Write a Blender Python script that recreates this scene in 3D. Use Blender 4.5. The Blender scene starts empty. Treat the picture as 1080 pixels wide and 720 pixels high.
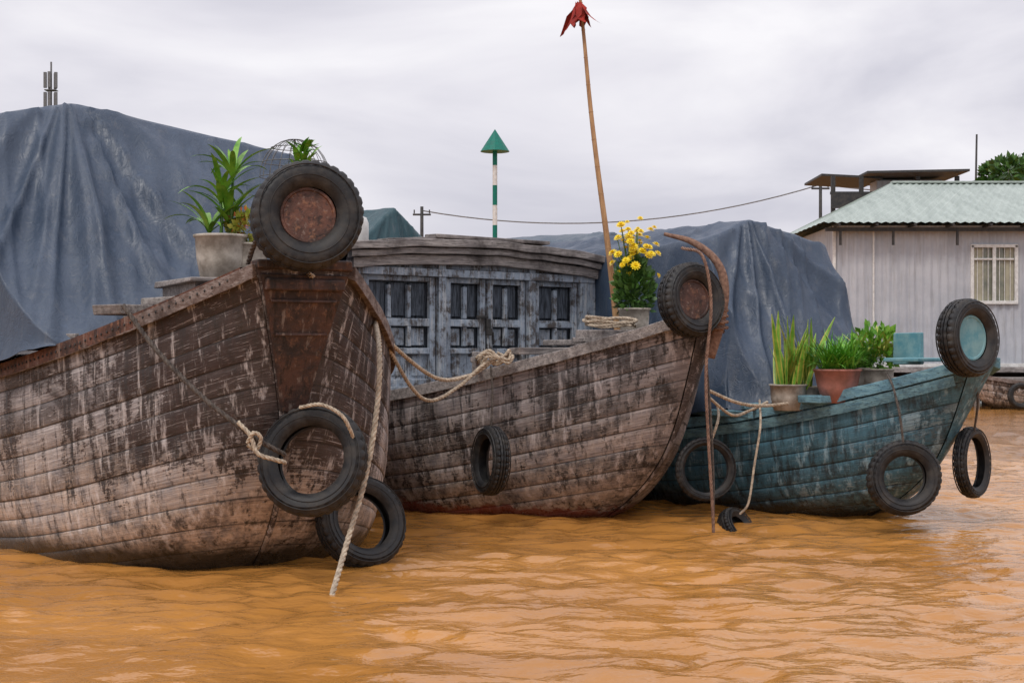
import bpy, bmesh, math, random
from mathutils import Vector, Matrix, noise
random.seed(7)
R=math.radians
scene=bpy.context.scene
COL=scene.collection

# ---------------------------------------------------------------- helpers
def empty(name,loc=(0,0,0),rz=0):
    o=bpy.data.objects.new(name,None); COL.objects.link(o)
    o.location=loc; o.rotation_euler=(0,0,rz); o.empty_display_size=.2
    return o
def mesh_obj(name,verts,faces,mat=None,parent=None,smooth=False,uvs=None,cols=None):
    me=bpy.data.meshes.new(name); me.from_pydata([tuple(v) for v in verts],[],faces); me.update()
    if uvs is not None:
        l=me.uv_layers.new(name="UVMap")
        for lp in me.loops: l.data[lp.index].uv=uvs[lp.vertex_index]
    if cols is not None:
        a=me.color_attributes.new(name="hcol",type='FLOAT_COLOR',domain='POINT')
        for i,c in enumerate(cols): a.data[i].color=c
    if smooth:
        for p in me.polygons: p.use_smooth=True
    o=bpy.data.objects.new(name,me); COL.objects.link(o)
    if mat: me.materials.append(mat)
    if parent: o.parent=parent
    return o
def bevel(o,w=.006,seg=2):
    m=o.modifiers.new("bev",'BEVEL'); m.width=w; m.segments=seg; m.limit_method='ANGLE'; m.angle_limit=R(40)
    return o
def boxes(name,lst,mat,parent=None,bev=.006,jit=0.0):
    """lst of (cx,cy,cz,dx,dy,dz[,rotz[,roty]])"""
    V=[];F=[]
    for b in lst:
        cx,cy,cz,dx,dy,dz=b[:6]; rz=b[6] if len(b)>6 else 0; ry=b[7] if len(b)>7 else 0
        M_=Matrix.Translation((cx,cy,cz))@Matrix.Rotation(rz,4,'Z')@Matrix.Rotation(ry,4,'Y')
        n=len(V)
        for sx in(-1,1):
            for sy in(-1,1):
                for sz in(-1,1):
                    V.append(M_@Vector((sx*dx/2+random.uniform(-jit,jit),sy*dy/2+random.uniform(-jit,jit),sz*dz/2+random.uniform(-jit,jit))))
        F+=[[n,n+1,n+3,n+2],[n+4,n+6,n+7,n+5],[n,n+4,n+5,n+1],[n+2,n+3,n+7,n+6],[n,n+2,n+6,n+4],[n+1,n+5,n+7,n+3]]
    o=mesh_obj(name,V,F,mat,parent)
    if bev: bevel(o,bev)
    return o
def lathe(name,prof,mat,parent=None,loc=(0,0,0),seg=32,smooth=True,axis=None):
    V=[];F=[];n=len(prof)
    for i in range(seg):
        t=2*math.pi*i/seg
        for r,z in prof: V.append((r*math.cos(t),r*math.sin(t),z))
    for i in range(seg):
        j=(i+1)%seg
        for k in range(n-1): F.append([i*n+k,j*n+k,j*n+k+1,i*n+k+1])
    o=mesh_obj(name,V,F,mat,parent,smooth); o.location=loc
    if axis is not None: o.rotation_mode='QUATERNION'; o.rotation_quaternion=Vector(axis).to_track_quat('Z','Y')
    return o
def catmull(pts,n=10):
    P=[Vector(p) for p in pts]
    P=[P[0]*2-P[1]]+P+[P[-1]*2-P[-2]]
    out=[]
    for i in range(1,len(P)-2):
        for k in range(n):
            t=k/n; a,b,c,d=P[i-1],P[i],P[i+1],P[i+2]
            out.append(.5*((2*b)+(c-a)*t+(2*a-5*b+4*c-d)*t*t+(3*b-a-3*c+d)*t**3))
    out.append(P[-2]); return out
def resample(pts,step):
    out=[pts[0]]; acc=0
    for i in range(len(pts)-1):
        a,b=pts[i],pts[i+1]; L=(b-a).length
        if L<1e-9: continue
        d=step-acc
        while d<=L: out.append(a+(b-a)*(d/L)); d+=step
        acc=(acc+L)%step
    out.append(pts[-1]); return out
def rope(name,pts,r,mat,parent=None,pitch=7.0):
    p=resample(catmull(pts,12),r*1.2)
    cu=bpy.data.curves.new(name,'CURVE'); cu.dimensions='3D'; cu.bevel_depth=r*.56; cu.bevel_resolution=1
    frames=[]; up=Vector((.3,.2,1)).normalized()
    for i in range(len(p)):
        t=(p[min(i+1,len(p)-1)]-p[max(i-1,0)])
        t=t.normalized() if t.length>1e-9 else Vector((0,0,1))
        n=(up-t*up.dot(t))
        if n.length<1e-4: n=t.orthogonal()
        n.normalize(); up=n; frames.append((n,t.cross(n)))
    for s in range(3):
        sp=cu.splines.new('POLY'); sp.points.add(len(p)-1)
        for i,q in enumerate(p):
            ang=i*1.2/pitch*2*math.pi+s*2*math.pi/3
            n,b=frames[i]; w=q+(n*math.cos(ang)+b*math.sin(ang))*r*.52
            sp.points[i].co=(w.x,w.y,w.z,1)
    o=bpy.data.objects.new(name,cu); COL.objects.link(o); cu.materials.append(mat)
    if parent: o.parent=parent
    return o
def tube(name,pts,radii,mat,parent=None,seg=12,sub=6):
    p=catmull(pts,sub); n=len(p); V=[];F=[]
    up=Vector((1,.1,0))
    for i,q in enumerate(p):
        t=(p[min(i+1,n-1)]-p[max(i-1,0)]).normalized()
        a=(up-t*up.dot(t)).normalized(); b=t.cross(a); up=a
        f=i/(n-1)*(len(radii)-1); k=min(int(f),len(radii)-2); rr=radii[k]+(radii[k+1]-radii[k])*(f-k)
        for s in range(seg):
            an=2*math.pi*s/seg; V.append(q+(a*math.cos(an)+b*math.sin(an))*rr)
    for i in range(n-1):
        for s in range(seg):
            F.append([i*seg+s,i*seg+(s+1)%seg,(i+1)*seg+(s+1)%seg,(i+1)*seg+s])
    F.append(list(range(seg))[::-1]); F.append([(n-1)*seg+s for s in range(seg)])
    return mesh_obj(name,V,F,mat,parent,True)

# ---------------------------------------------------------------- node helper
class G:
    def __init__(s,name):
        s.m=bpy.data.materials.new(name); s.m.use_nodes=True; s.nt=s.m.node_tree
        s.b=s.nt.nodes["Principled BSDF"]; s.l=s.nt.links
    def n(s,t): return s.nt.nodes.new(t)
    def put(s,sock,v):
        if isinstance(v,bpy.types.NodeSocket): s.l.new(v,sock)
        elif isinstance(v,(tuple,list)) and len(v)==3 and sock.type=='RGBA': sock.default_value=(*v,1)
        else: sock.default_value=v
    def obj(s): return s.n('ShaderNodeTexCoord').outputs['Object']
    def uv(s): return s.n('ShaderNodeTexCoord').outputs['UV']
    def pos(s): return s.n('ShaderNodeNewGeometry').outputs['Position']
    def map(s,v,sc=(1,1,1),rot=(0,0,0)):
        m=s.n('ShaderNodeMapping'); s.l.new(v,m.inputs[0]); m.inputs['Scale'].default_value=sc; m.inputs['Rotation'].default_value=rot; return m.outputs[0]
    def noise(s,v,sc=5,det=5,ro=.6,dist=0):
        m=s.n('ShaderNodeTexNoise'); s.l.new(v,m.inputs['Vector']); m.inputs['Scale'].default_value=sc
        m.inputs['Detail'].default_value=det; m.inputs['Roughness'].default_value=ro; m.inputs['Distortion'].default_value=dist; return m.outputs[0]
    def math(s,op,a,b=0,clamp=False):
        m=s.n('ShaderNodeMath'); m.operation=op; m.use_clamp=clamp; s.put(m.inputs[0],a); s.put(m.inputs[1],b); return m.outputs[0]
    def mr(s,v,a,b,c=0,d=1):
        m=s.n('ShaderNodeMapRange'); m.clamp=True; s.put(m.inputs[0],v)
        for i,x in enumerate((a,b,c,d)): m.inputs[i+1].default_value=x
        return m.outputs[0]
    def mix(s,f,a,b,bt='MIX'):
        m=s.n('ShaderNodeMix'); m.data_type='RGBA'; m.blend_type=bt; s.put(m.inputs[0],f); s.put(m.inputs[6],a); s.put(m.inputs[7],b); return m.outputs[2]
    def sep(s,v):
        m=s.n('ShaderNodeSeparateXYZ'); s.l.new(v,m.inputs[0]); return m.outputs
    def attr(s,nm):
        m=s.n('ShaderNodeVertexColor'); m.layer_name=nm
        q=s.n('ShaderNodeSeparateColor'); s.l.new(m.outputs[0],q.inputs[0]); return q.outputs
    def out(s,col,rough=.7,bump=None,bs=.3,bd=.02,spec=.3,metal=0):
        s.put(s.b.inputs['Base Color'],col); s.put(s.b.inputs['Roughness'],rough); s.b.inputs['Specular IOR Level'].default_value=spec
        s.b.inputs['Metallic'].default_value=metal
        if bump is not None:
            m=s.n('ShaderNodeBump'); m.inputs['Strength'].default_value=bs; m.inputs['Distance'].default_value=bd
            s.put(m.inputs['Height'],bump); s.l.new(m.outputs[0],s.b.inputs['Normal'])
        return s.m
def simple(name,c1,c2,sc=8,rough=.7,bs=.3,stretch=(1,1,1),spec=.3,lo=.38,hi=.62,metal=0):
    g=G(name); v=g.map(g.obj(),stretch); n=g.noise(v,sc,5,.65); f=g.mr(n,lo,hi)
    return g.out(g.mix(f,c1,c2),rough,n,bs,.01,spec,metal)
def mul(c,k): return tuple(min(1,x*k) for x in c)

def hull_mat(name,light,grey,dark,paint,tan,wl=.1,red=None,tanz=(.15,.75),tanamt=.7,scuff=.6,stain=.8,butt_amt=.6):
    g=G(name); uv=g.uv(); ob=g.obj()
    A=g.attr("hcol")
    grain=g.noise(g.map(uv,(1.1,26,1)),2.2,6,.72)
    fine=g.noise(g.map(uv,(5,80,1)),2.0,3,.7)
    patch=g.noise(ob,1.3,6,.68,.5)
    patch2=g.noise(ob,6.0,7,.78,.3)
    drip=g.noise(g.map(ob,(10,10,1.0)),1.6,5,.68)
    drip2=g.noise(g.map(ob,(6,6,.5),(.0,.1,.4)),2.6,5,.75)
    fleck=g.noise(g.map(uv,(6,20,1)),3,5,.75)
    scr=g.noise(g.map(uv,(1.6,30,1),(0,0,.05)),4,3,.8,.5)
    base=g.mix(g.mr(grain,.42,.60),grey,light)
    base=g.mix(g.mr(A[2],.2,1.0,0,.6),base,grey)
    base=g.mix(g.mr(g.math('ADD',patch,g.math('MULTIPLY',A[2],.10)),.49,.62,0,.9),base,dark)
    z=g.sep(g.pos())[2]
    tz=g.math('MULTIPLY',g.mr(z,tanz[0],tanz[1],1,0),tanamt)
    tz=g.math('MULTIPLY',tz,g.mr(g.math('ADD',patch2,g.math('MULTIPLY',drip,.6)),.64,.90))
    base=g.mix(tz,base,tan)
    pf=g.math('ADD',A[0],g.math('MULTIPLY',g.math('SUBTRACT',patch2,.5),1.5))
    pf=g.math('ADD',pf,g.math('MULTIPLY',g.math('SUBTRACT',fleck,.5),1.3))
    pf=g.math('ADD',pf,g.math('MULTIPLY',g.math('SUBTRACT',drip2,.5),1.3))
    pf=g.math('ADD',pf,g.math('MULTIPLY',g.math('SUBTRACT',patch,.5),1.7))
    pf=g.mr(pf,.43,.55)
    pcol=g.mix(g.mr(drip2,.42,.6),paint,mul(paint,.45))
    base=g.mix(g.math('MULTIPLY',pf,.92),base,pcol)
    base=g.mix(g.mr(drip,.55,.67,0,scuff),base,mul(light,1.4))
    base=g.mix(g.mr(scr,.59,.68,0,scuff),base,mul(light,1.45))
    base=g.mix(g.mr(drip2,.53,.64,0,stain),base,mul(dark,.55))
    base=g.mix(g.mr(fine,.56,.68,0,.6),base,mul(dark,.7))
    base=g.mix(g.math('MULTIPLY',g.mr(A[1],.3,.9),g.mr(fleck,.34,.60,.35,1.0)),base,mul(dark,.2))
    ux=g.sep(uv)[0]; fr=g.math('FRACT',g.math('DIVIDE',ux,4.3)); butt=g.mr(g.math('ABSOLUTE',g.math('SUBTRACT',fr,.5)),.0,.0016,butt_amt,0)
    base=g.mix(butt,base,mul(dark,.25))
    zz=g.math('ADD',z,g.math('MULTIPLY',g.math('SUBTRACT',patch2,.5),.30))
    if red: base=g.mix(g.mr(zz,wl+.05,wl+.09,.85,0),base,red)
    base=g.mix(g.mr(zz,wl-.06,wl+.08,.92,0) if not red else g.mr(zz,-.03,.03,.6,0),base,(.020,.016,.011))
    hgt=g.math('ADD',g.math('MULTIPLY',grain,.5),g.math('ADD',g.math('MULTIPLY',fine,.4),g.math('MULTIPLY',pf,.35)))
    return g.out(base,g.math('SUBTRACT',g.mr(z,.02,.3,.3,.66),g.mr(drip2,.5,.6,0,.22)),hgt,.6,.012,.45)

def wood(name,c1,c2,dark,axis=(1,12,12),rough=.8):
    g=G(name); ob=g.obj(); a=g.noise(g.map(ob,axis),3,6,.7); b=g.noise(ob,3,5,.7); c=g.noise(g.map(ob,tuple(x*2.6 for x in axis)),3,3,.7)
    base=g.mix(g.mr(a,.4,.6),c1,c2); base=g.mix(g.mr(b,.48,.66,0,.8),base,dark); base=g.mix(g.mr(c,.56,.67,0,.7),base,mul(dark,.6))
    return g.out(base,rough,g.math('ADD',a,c),.6,.01)

M={}
M['hull1']=hull_mat("weathered_hull_planks",(.47,.43,.415),(.20,.175,.175),(.050,.040,.038),(.048,.028,.024),(.62,.47,.36),wl=.14,tanz=(.25,1.05),tanamt=.85,scuff=.7)
M['hull2']=hull_mat("grey_hull_planks",(.39,.35,.345),(.17,.15,.155),(.045,.040,.042),(.055,.042,.040),(.50,.40,.33),wl=.02,red=(.17,.03,.02),tanz=(.3,1.3),tanamt=.75,scuff=.7)
M['hull3']=hull_mat("teal_hull_planks",(.28,.39,.44),(.16,.24,.28),(.045,.065,.072),(.066,.18,.245),(.38,.36,.31),wl=.10,tanz=(-.1,.6),tanamt=.35,scuff=.6,stain=.65,butt_amt=.3)
M['wood']=wood("weathered_wood",(.38,.345,.325),(.20,.18,.175),(.065,.055,.052),(1.2,12,12))
M['woody']=wood("weathered_wood_long",(.33,.30,.275),(.19,.165,.155),(.06,.05,.045),(12,1.2,12))
M['rail']=wood("rail_wood",(.27,.22,.20),(.13,.09,.075),(.045,.03,.025),(8,1.5,10))
M['railblue']=wood("blue_rail_wood",(.20,.37,.43),(.11,.23,.30),(.05,.08,.10),(8,1.5,10))
def rust_mat(name,a,b,c,s=1):
    g=G(name); ob=g.obj(); n=g.noise(ob,4*s,6,.75,.4); d=g.noise(g.map(ob,(14,14,1.2)),1.5,5,.7); f=g.noise(ob,22*s,4,.7)
    base=g.mix(g.mr(n,.42,.58),a,b); base=g.mix(g.mr(f,.55,.66,0,.8),base,c); base=g.mix(g.mr(d,.54,.64,0,.8),base,mul(b,.4)); base=g.mix(g.mr(d,.33,.43,.5,0),base,(.30,.24,.20))
    return g.out(base,g.mr(n,.35,.65,.4,.75),g.math('ADD',n,f),.6,.01,.4)
M['brown']=rust_mat("rusty_brown_paint",(.085,.036,.024),(.04,.022,.018),(.19,.09,.05))
M['rust']=rust_mat("rust_plate",(.13,.052,.032),(.045,.024,.019),(.24,.11,.06))
M['stem']=rust_mat("dark_stem_board",(.070,.032,.023),(.028,.018,.015),(.15,.075,.045))
M['tealp']=simple("teal_paint",(.09,.25,.30),(.19,.34,.36),9,.55,.4)
def facade_mat():
    g=G("flaking_blue_paint"); ob=g.obj()
    a=g.noise(g.map(ob,(14,14,1.3)),2.2,6,.7); b=g.noise(ob,7,7,.75,.3); c=g.noise(g.map(ob,(26,26,2)),2,4,.7); d=g.noise(ob,2,4,.6)
    base=g.mix(g.mr(b,.40,.58),(.32,.38,.455),(.17,.195,.23)); base=g.mix(g.mr(a,.50,.62,0,.9),base,(.47,.485,.50))
    base=g.mix(g.mr(d,.5,.65,0,.5),base,(.18,.22,.29))
    base=g.mix(g.mr(g.math('ADD',b,g.math('MULTIPLY',c,.5)),.76,.85,0,.95),base,(.09,.078,.072))
    return g.out(base,.7,g.math('ADD',a,b),.6,.008)
M['fac']=facade_mat()
M['facdark']=simple("old_dark_panel",(.025,.03,.038),(.10,.12,.15),9,.8,.4,(6,6,.7))
def tyre_mat():
    g=G("worn_rubber"); ob=g.obj(); n=g.noise(ob,9,6,.7); d=g.noise(ob,40,3,.6)
    base=g.mix(g.mr(n,.45,.7),(.009,.009,.010),(.05,.044,.038))
    return g.out(base,g.mr(n,.3,.7,.4,.75),d,.25,.004,.45)
M['tyre']=tyre_mat()
def tarp_mat(name,c,c2):
    g=G(name); ob=g.obj(); n=g.noise(ob,1.6,5,.6,.3); f=g.noise(ob,11,4,.7); w=g.noise(g.map(ob,(2.5,2.5,.7),(.2,.3,0)),2.4,4,.55)
    cr=g.noise(ob,4.5,5,.6,2.0)
    wv=g.noise(ob,90,2,.5)
    base=g.mix(g.mr(n,.38,.64),c,c2); base=g.mix(g.mr(f,.58,.72,0,.25),base,mul(c2,2.0))
    base=g.mix(g.mr(g.noise(g.map(ob,(9,9,.7)),1.5,5,.7),.56,.70,0,.3),base,(.16,.165,.175))
    crz=g.math('ABSOLUTE',g.math('SUBTRACT',cr,.5))
    return g.out(base,g.mr(f,.3,.7,.36,.55),g.math('ADD',g.math('ADD',w,g.math('MULTIPLY',g.mr(crz,0,.05),.10)),g.math('MULTIPLY',wv,.03)),.35,.05,.5)
M['tarp']=tarp_mat("blue_grey_tarpaulin",(.030,.050,.085),(.052,.076,.118))
M['tarpg']=tarp_mat("dark_teal_tarpaulin",(.012,.05,.065),(.022,.07,.085))
M['tarpl']=tarp_mat("faded_tarpaulin",(.06,.09,.125),(.10,.125,.155))
M['rope']=simple("pale_rope",(.56,.47,.36),(.30,.24,.18),30,.9,.4)
M['roped']=simple("dark_rope",(.12,.10,.085),(.05,.04,.035),30,.9,.4)
M['ropeb']=simple("brown_rope",(.29,.18,.13),(.14,.08,.06),30,.9,.4)
M['bamboo']=simple("bamboo",(.50,.30,.15),(.32,.17,.085),6,.5,.2,(6,6,1))
M['red']=simple("red_cloth",(.36,.03,.02),(.20,.02,.015),8,.8,.3)
M['conc']=simple("weathered_concrete",(.52,.48,.42),(.28,.25,.21),9,.85,.4)
M['terra']=simple("terracotta",(.45,.19,.15),(.28,.13,.10),9,.7,.4)
M['soil']=simple("soil",(.06,.04,.03),(.03,.02,.015),20,.95,.8)
def leaf_mat(name,a,b,sc=5):
    g=G(name); n=g.noise(g.obj(),sc,3,.6); c=g.mix(g.mr(n,.38,.62),a,b)
    return g.out(c,.42,None,spec=.4)
M['leaf']=leaf_mat("leaf_green",(.08,.24,.02),(.22,.42,.05),9)
M['leafy']=leaf_mat("leaf_yellow_green",(.28,.38,.05),(.52,.48,.10),9)
M['leafd']=leaf_mat("leaf_dark",(.03,.085,.02),(.08,.17,.03),3)
M['treeg']=leaf_mat("tree_leaf",(.05,.12,.02),(.10,.20,.04),1)
M['grass']=leaf_mat("leaf_grass",(.07,.26,.02),(.20,.46,.05),9)
M['yellow']=leaf_mat("yellow_petals",(.85,.60,.01),(.88,.72,.03),20)
M['orange']=leaf_mat("orange_petals",(.7,.12,.04),(.6,.25,.08),20)
M['dark']=simple("dark_metal",(.03,.03,.032),(.06,.055,.05),9,.6,.2)
M['wire']=simple("grey_wire",(.22,.22,.22),(.12,.12,.12),9,.5,.1,metal=.4)
M['white']=simple("white_paint",(.72,.72,.70),(.55,.54,.52),9,.6,.2)
M['green']=simple("green_paint",(.0,.17,.12),(.01,.13,.10),9,.5,.1)

# ---------------------------------------------------------------- boats
class Boat:
    def __init__(s,name,tip,th,A,L,B,zb,zm,b0,d,p,q,rake,npl,mat,railmat,seed,paintf,full=.5,rnd_=.6):
        s.__dict__.update(locals()); s.e=empty(name,(tip[0],tip[1],0),R(th))
        random.seed(seed); s.plr=[random.random() for _ in range(npl+1)]
        s.hull(); s.rail(); s.deck()
    def pt(s,v,u):   # u 0..1 bow->mid, 1..2 mid->stern
        w=1-v
        ast=s.rake*(.6*w+1.1*w**5); zst=-s.d+(s.zb+s.d)*v
        bst=s.b0*max(0,(v-.45)/.55)**1.3+.02
        ym=s.B*math.sin(max(v,0)*math.pi/2)**s.full+.02; zm=-s.d+(s.zm+s.d)*v**1.4
        uu=min(u,1); h=(1-(1-uu)**s.p)**(s.rnd_+(1-s.rnd_)*v**1.5); k=1-(1-uu)**s.q
        a=ast+(s.A-ast)*uu; y=bst+(ym-bst)*h; z=zst+(zm-zst)*k
        if u>1:
            t=u-1; a=s.A+(s.L-s.A)*t; y=ym*(1-.35*t*t); z=zm+.3*t*t*v
        return a,y,z
    def gun(s,a):
        u=a/s.A if a<s.A else 1+(a-s.A)/(s.L-s.A)
        _,y,z=s.pt(1,u); return y,z
    def hull(s):
        vs=[]
        for k in range(s.npl):
            for f in (0,.03,.07,.35,.65,.93,.97): vs.append((k+f)/s.npl)
        vs.append(1.0)
        us=[(i/80)**1.8 for i in range(81)]+[1+i/24 for i in range(1,25)]
        for side,nm in((-1,"hull_port"),(1,"hull_starboard")):
            V=[];U=[];C=[];F=[]
            for j,v in enumerate(vs):
                kf=v*s.npl; k=min(int(kf+1e-6),s.npl-1); f=kf-k; e=min(f,1-f); seam=math.exp(-(e/.04)**2)
                for i,u in enumerate(us):
                    a,y,z=s.pt(v,u)
                    wob=.014*noise.noise(Vector((a*1.3,v*7,side*3+s.seed)))
                    y2=y-(.008*seam-(s.plr[k]-.5)*.008-wob)*min(1,u*30)
                    V.append((side*y2,a,z)); U.append((a+s.plr[k]*7,v*s.npl*.16+side*5))
                    C.append((max(0,min(1,s.paintf(a,v,z,side))),seam,s.plr[k],1))
            n=len(us)
            for j in range(len(vs)-1):
                for i in range(n-1):
                    q=[j*n+i,j*n+i+1,(j+1)*n+i+1,(j+1)*n+i]
                    F.append(q if side<0 else q[::-1])
            mesh_obj(nm,V,F,s.mat,s.e,True,U,C)
        V=[];F=[];U=[];C=[]
        m=40
        for j in range(m+1):
            v=j/m; a,y,z=s.pt(v,0)
            for sx in(-1,-.33,.33,1): V.append((sx*y,a-.012-(.02 if abs(sx)<.5 else 0),z)); U.append((sx*.3,v*3)); C.append((1 if v>.5 else .45,0,.5,1))
        for j in range(m):
            for k in range(3): F.append([j*4+k,j*4+k+1,(j+1)*4+k+1,(j+1)*4+k])
        mesh_obj("stem_plate",V,F,s.mat,s.e,True,U,C)
        V=[]
        for j in range(21):
            a,y,z=s.pt(j/20,2); V+=[(-y,a,z),(y,a,z)]
        mesh_obj("transom",V,[[2*j,2*j+1,2*j+3,2*j+2] for j in range(20)],s.railmat,s.e)
    def rail(s):
        us=[(i/60)**1.4 for i in range(61)]+[1+i/15 for i in range(1,16)]
        for side in(-1,1):
            V=[];F=[]
            P=[]
            for u in us:
                a,y,z=s.pt(1,u); P.append(Vector((side*y,a,z)))
            for i,p in enumerate(P):
                t=(P[min(i+1,len(P)-1)]-P[max(i-1,0)]).normalized(); n=Vector((t.y,-t.x,0)).normalized()*side
                wv=.008*noise.noise(Vector((i*.3,side,s.seed)))
                for dn,dz in((.035,-.075),(.035,.018),(-.075,.022),(-.075,-.03)):
                    V.append(p+n*dn+Vector((0,0,dz+wv)))
            for i in range(len(P)-1):
                for k in range(4): F.append([i*4+k,(i+1)*4+k,(i+1)*4+(k+1)%4,i*4+(k+1)%4])
            F.append([0,1,2,3])
            bevel(mesh_obj("gunwale_rail",V,F,s.railmat,s.e),.006)
    def deck(s):
        us=[i/30 for i in range(31)]+[1+i/10 for i in range(1,11)]
        V=[];F=[]
        for u in us:
            a,y,z=s.pt(1,u)
            for k in range(5): V.append(((-1+k*.5)*y*.97,a+.02,z-.06+.03*(1-abs(-1+k*.5))))
        for i in range(len(us)-1):
            for k in range(4): F.append([i*5+k,i*5+k+1,(i+1)*5+k+1,(i+1)*5+k])
        mesh_obj("deck",V,F,M['woody'],s.e)

def pf1(a,v,z,side):
    x=.33+.75*math.exp(-(a/.85)**2)*min(1,max(0,(v-.36)/.25))
    x+=(v-.8)*.45
    if side>0: x+=.10
    return x
def pf2(a,v,z,side): return .32+(v-.6)*.5
def pf3(a,v,z,side):
    return (.72 if a>.9 else .36+a*.4) if v<.8 else .85
b1=Boat("wooden_river_boat",(-1.26,8.6),28,4.0,9.0,1.66,1.90,1.17,.28,.4,2.3,2.5,1.0,13,M['hull1'],M['rail'],3,pf1,.22,.36)
b2=Boat("wooden_river_boat",(1.56,11.13),40,4.0,8.0,1.45,1.70,.90,.10,.4,2.2,1.8,1.35,12,M['hull2'],M['wood'],5,pf2,.45,.5)
b3=Boat("blue_river_boat",(3.70,11.15),30,3.6,7.5,1.05,1.33,.72,.12,.35,2.1,1.9,1.5,10,M['hull3'],M['railblue'],8,pf3,.42,.5)
b4=Boat("covered_cargo_boat",(3.0,19.6),50,4.0,9.5,1.6,1.5,1.1,.15,.4,2.2,1.8,1.0,10,M['hull2'],M['wood'],11,pf2)

# ---------------------------------------------------------------- tarpaulins
def ridge(x): return max(0,1-abs(x)*2.6)**2
def tarp(name,boat,a0,a1,a2,prof,mat,seed=0,amp=.05,zfront=0,apex=0,drop=0):
    """sheet stretched over a frame; prof=[(s,z)...] frame outline left->right, hem at a0, front frame at a1"""
    nt,nr,per=54,70,44
    pts=[]
    for k in range(len(prof)-1):
        n_=per if abs(prof[k+1][0]-prof[k][0])+abs(prof[k+1][1]-prof[k][1])>.5 else per//2
        for i in range(n_):
            t=i/n_; pts.append((prof[k][0]+(prof[k+1][0]-prof[k][0])*t,prof[k][1]+(prof[k+1][1]-prof[k][1])*t,math.sin(math.pi*t),k))
    pts.append((prof[-1][0],prof[-1][1],0,len(prof)-2))
    for _ in range(2):
        pts=[pts[0]]+[((pts[i-1][0]+2*pts[i][0]+pts[i+1][0])/4,(pts[i-1][1]+2*pts[i][1]+pts[i+1][1])/4,pts[i][2],pts[i][3]) for i in range(1,len(pts)-1)]+[pts[-1]]
    ztop=max(p[1] for p in prof); V=[];F=[]
    rows=[(i/nt,a0+(a1-a0)*(i/nt)) for i in range(nt+1)]+[(1,a1+(a2-a1)*(i/nr)) for i in range(1,nr+1)]
    nN=noise.noise
    for t,a in rows:
        b,zg=boat.gun(a)
        for (s0,z0,mid,k) in pts:
            sc=min(1.0,(b+.02)/abs(prof[0][0])) if t<1 else 1
            s_=s0*(sc+(1-sc)*t**.6) if t<1 else s0
            hz=max(0,(z0-prof[0][1])/(ztop-prof[0][1]))
            base=zg+.03-drop; top=z0
            if t<1:
                lowz=base+zfront*min(1,hz*2)*(1-min(1,abs(s_)/(b+.01)))
                z=lowz+(max(top,base)-lowz)*t
                bel=math.sin(math.pi*t)
                ang=math.atan2(s_-apex,1.12-t)
                f=amp*1.5*ridge(nN(Vector((ang*2.6+seed,0,seed))))*(.35+.65*bel)
                f+=amp*.8*ridge(nN(Vector((s_*2.0+t*1.2,t*.5,seed+4))))*(1-t*.6)
                f+=amp*.45*ridge(nN(Vector((s_*5.0-t*1.6,t*.9,seed+9))))
                f-=amp*1.6*bel*mid*.7
                f+=amp*.2*nN(Vector((s_*7,t*5,seed)))
                aa=a-f*.75; z+=f*.55
            else:
                zz=max(top,base) if hz>.02 else base
                tt=(a-a1); hoop=abs(math.sin(tt*math.pi/1.15))
                sag=-.055*hoop*mid
                f=amp*.8*ridge(nN(Vector((s0*1.5+a*1.8,z0*1.1-a*.6,seed))))+amp*.6*ridge(nN(Vector((a*3.1,z0*1.3+s0,seed+3))))
                f*=(.3+.7*mid)*min(1,tt*3+.2)
                side=1 if (k==0 or k==len(prof)-2) else 0
                z=zz+(sag+f)*(1-side)
                s_=s0+math.copysign(1,s0)*(sag*.8+f)*side
                aa=a
            V.append((s_,aa,z))
    n=len(pts)
    for i in range(len(rows)-1):
        for j in range(n-1): F.append([i*n+j,(i+1)*n+j,(i+1)*n+j+1,i*n+j+1])
    base=len(V); zr=boat.gun(a2)[1]
    for j in range(n): V.append((V[(len(rows)-1)*n+j][0],a2+.05,zr))
    for j in range(n-1): F.append([(len(rows)-1)*n+j,base+j,base+j+1,(len(rows)-1)*n+j+1])
    return mesh_obj(name,V,F,mat,boat.e,True)
tarp("tarpaulin_cover",b1,1.42,2.95,8.4,[(-1.66,1.25),(-1.60,3.10),(-.80,3.28),(1.0,3.00),(1.06,1.25)],M['tarp'],seed=2,amp=.08,zfront=.22,apex=-.8,drop=.05)
tarp("tarpaulin_cover",b3,1.75,2.55,7.0,[(-1.05,.80),(-.84,2.40),(-.25,2.62),(.66,2.42),(1.03,.80)],M['tarp'],seed=9,amp=.065,zfront=.1,apex=-.25,drop=.03)
tarp("tarpaulin_cover",b4,1.2,2.0,6.0,[(-1.5,1.2),(-1.2,2.8),(0,3.15),(1.2,2.8),(1.5,1.2)],M['tarpl'],seed=14,amp=.06)
tarp("tarpaulin_cover",b4,6.05,6.5,9.2,[(-1.4,1.2),(-.9,3.1),(0,3.8),(.9,3.2),(1.4,1.2)],M['tarpg'],seed=19,amp=.05)

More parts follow.
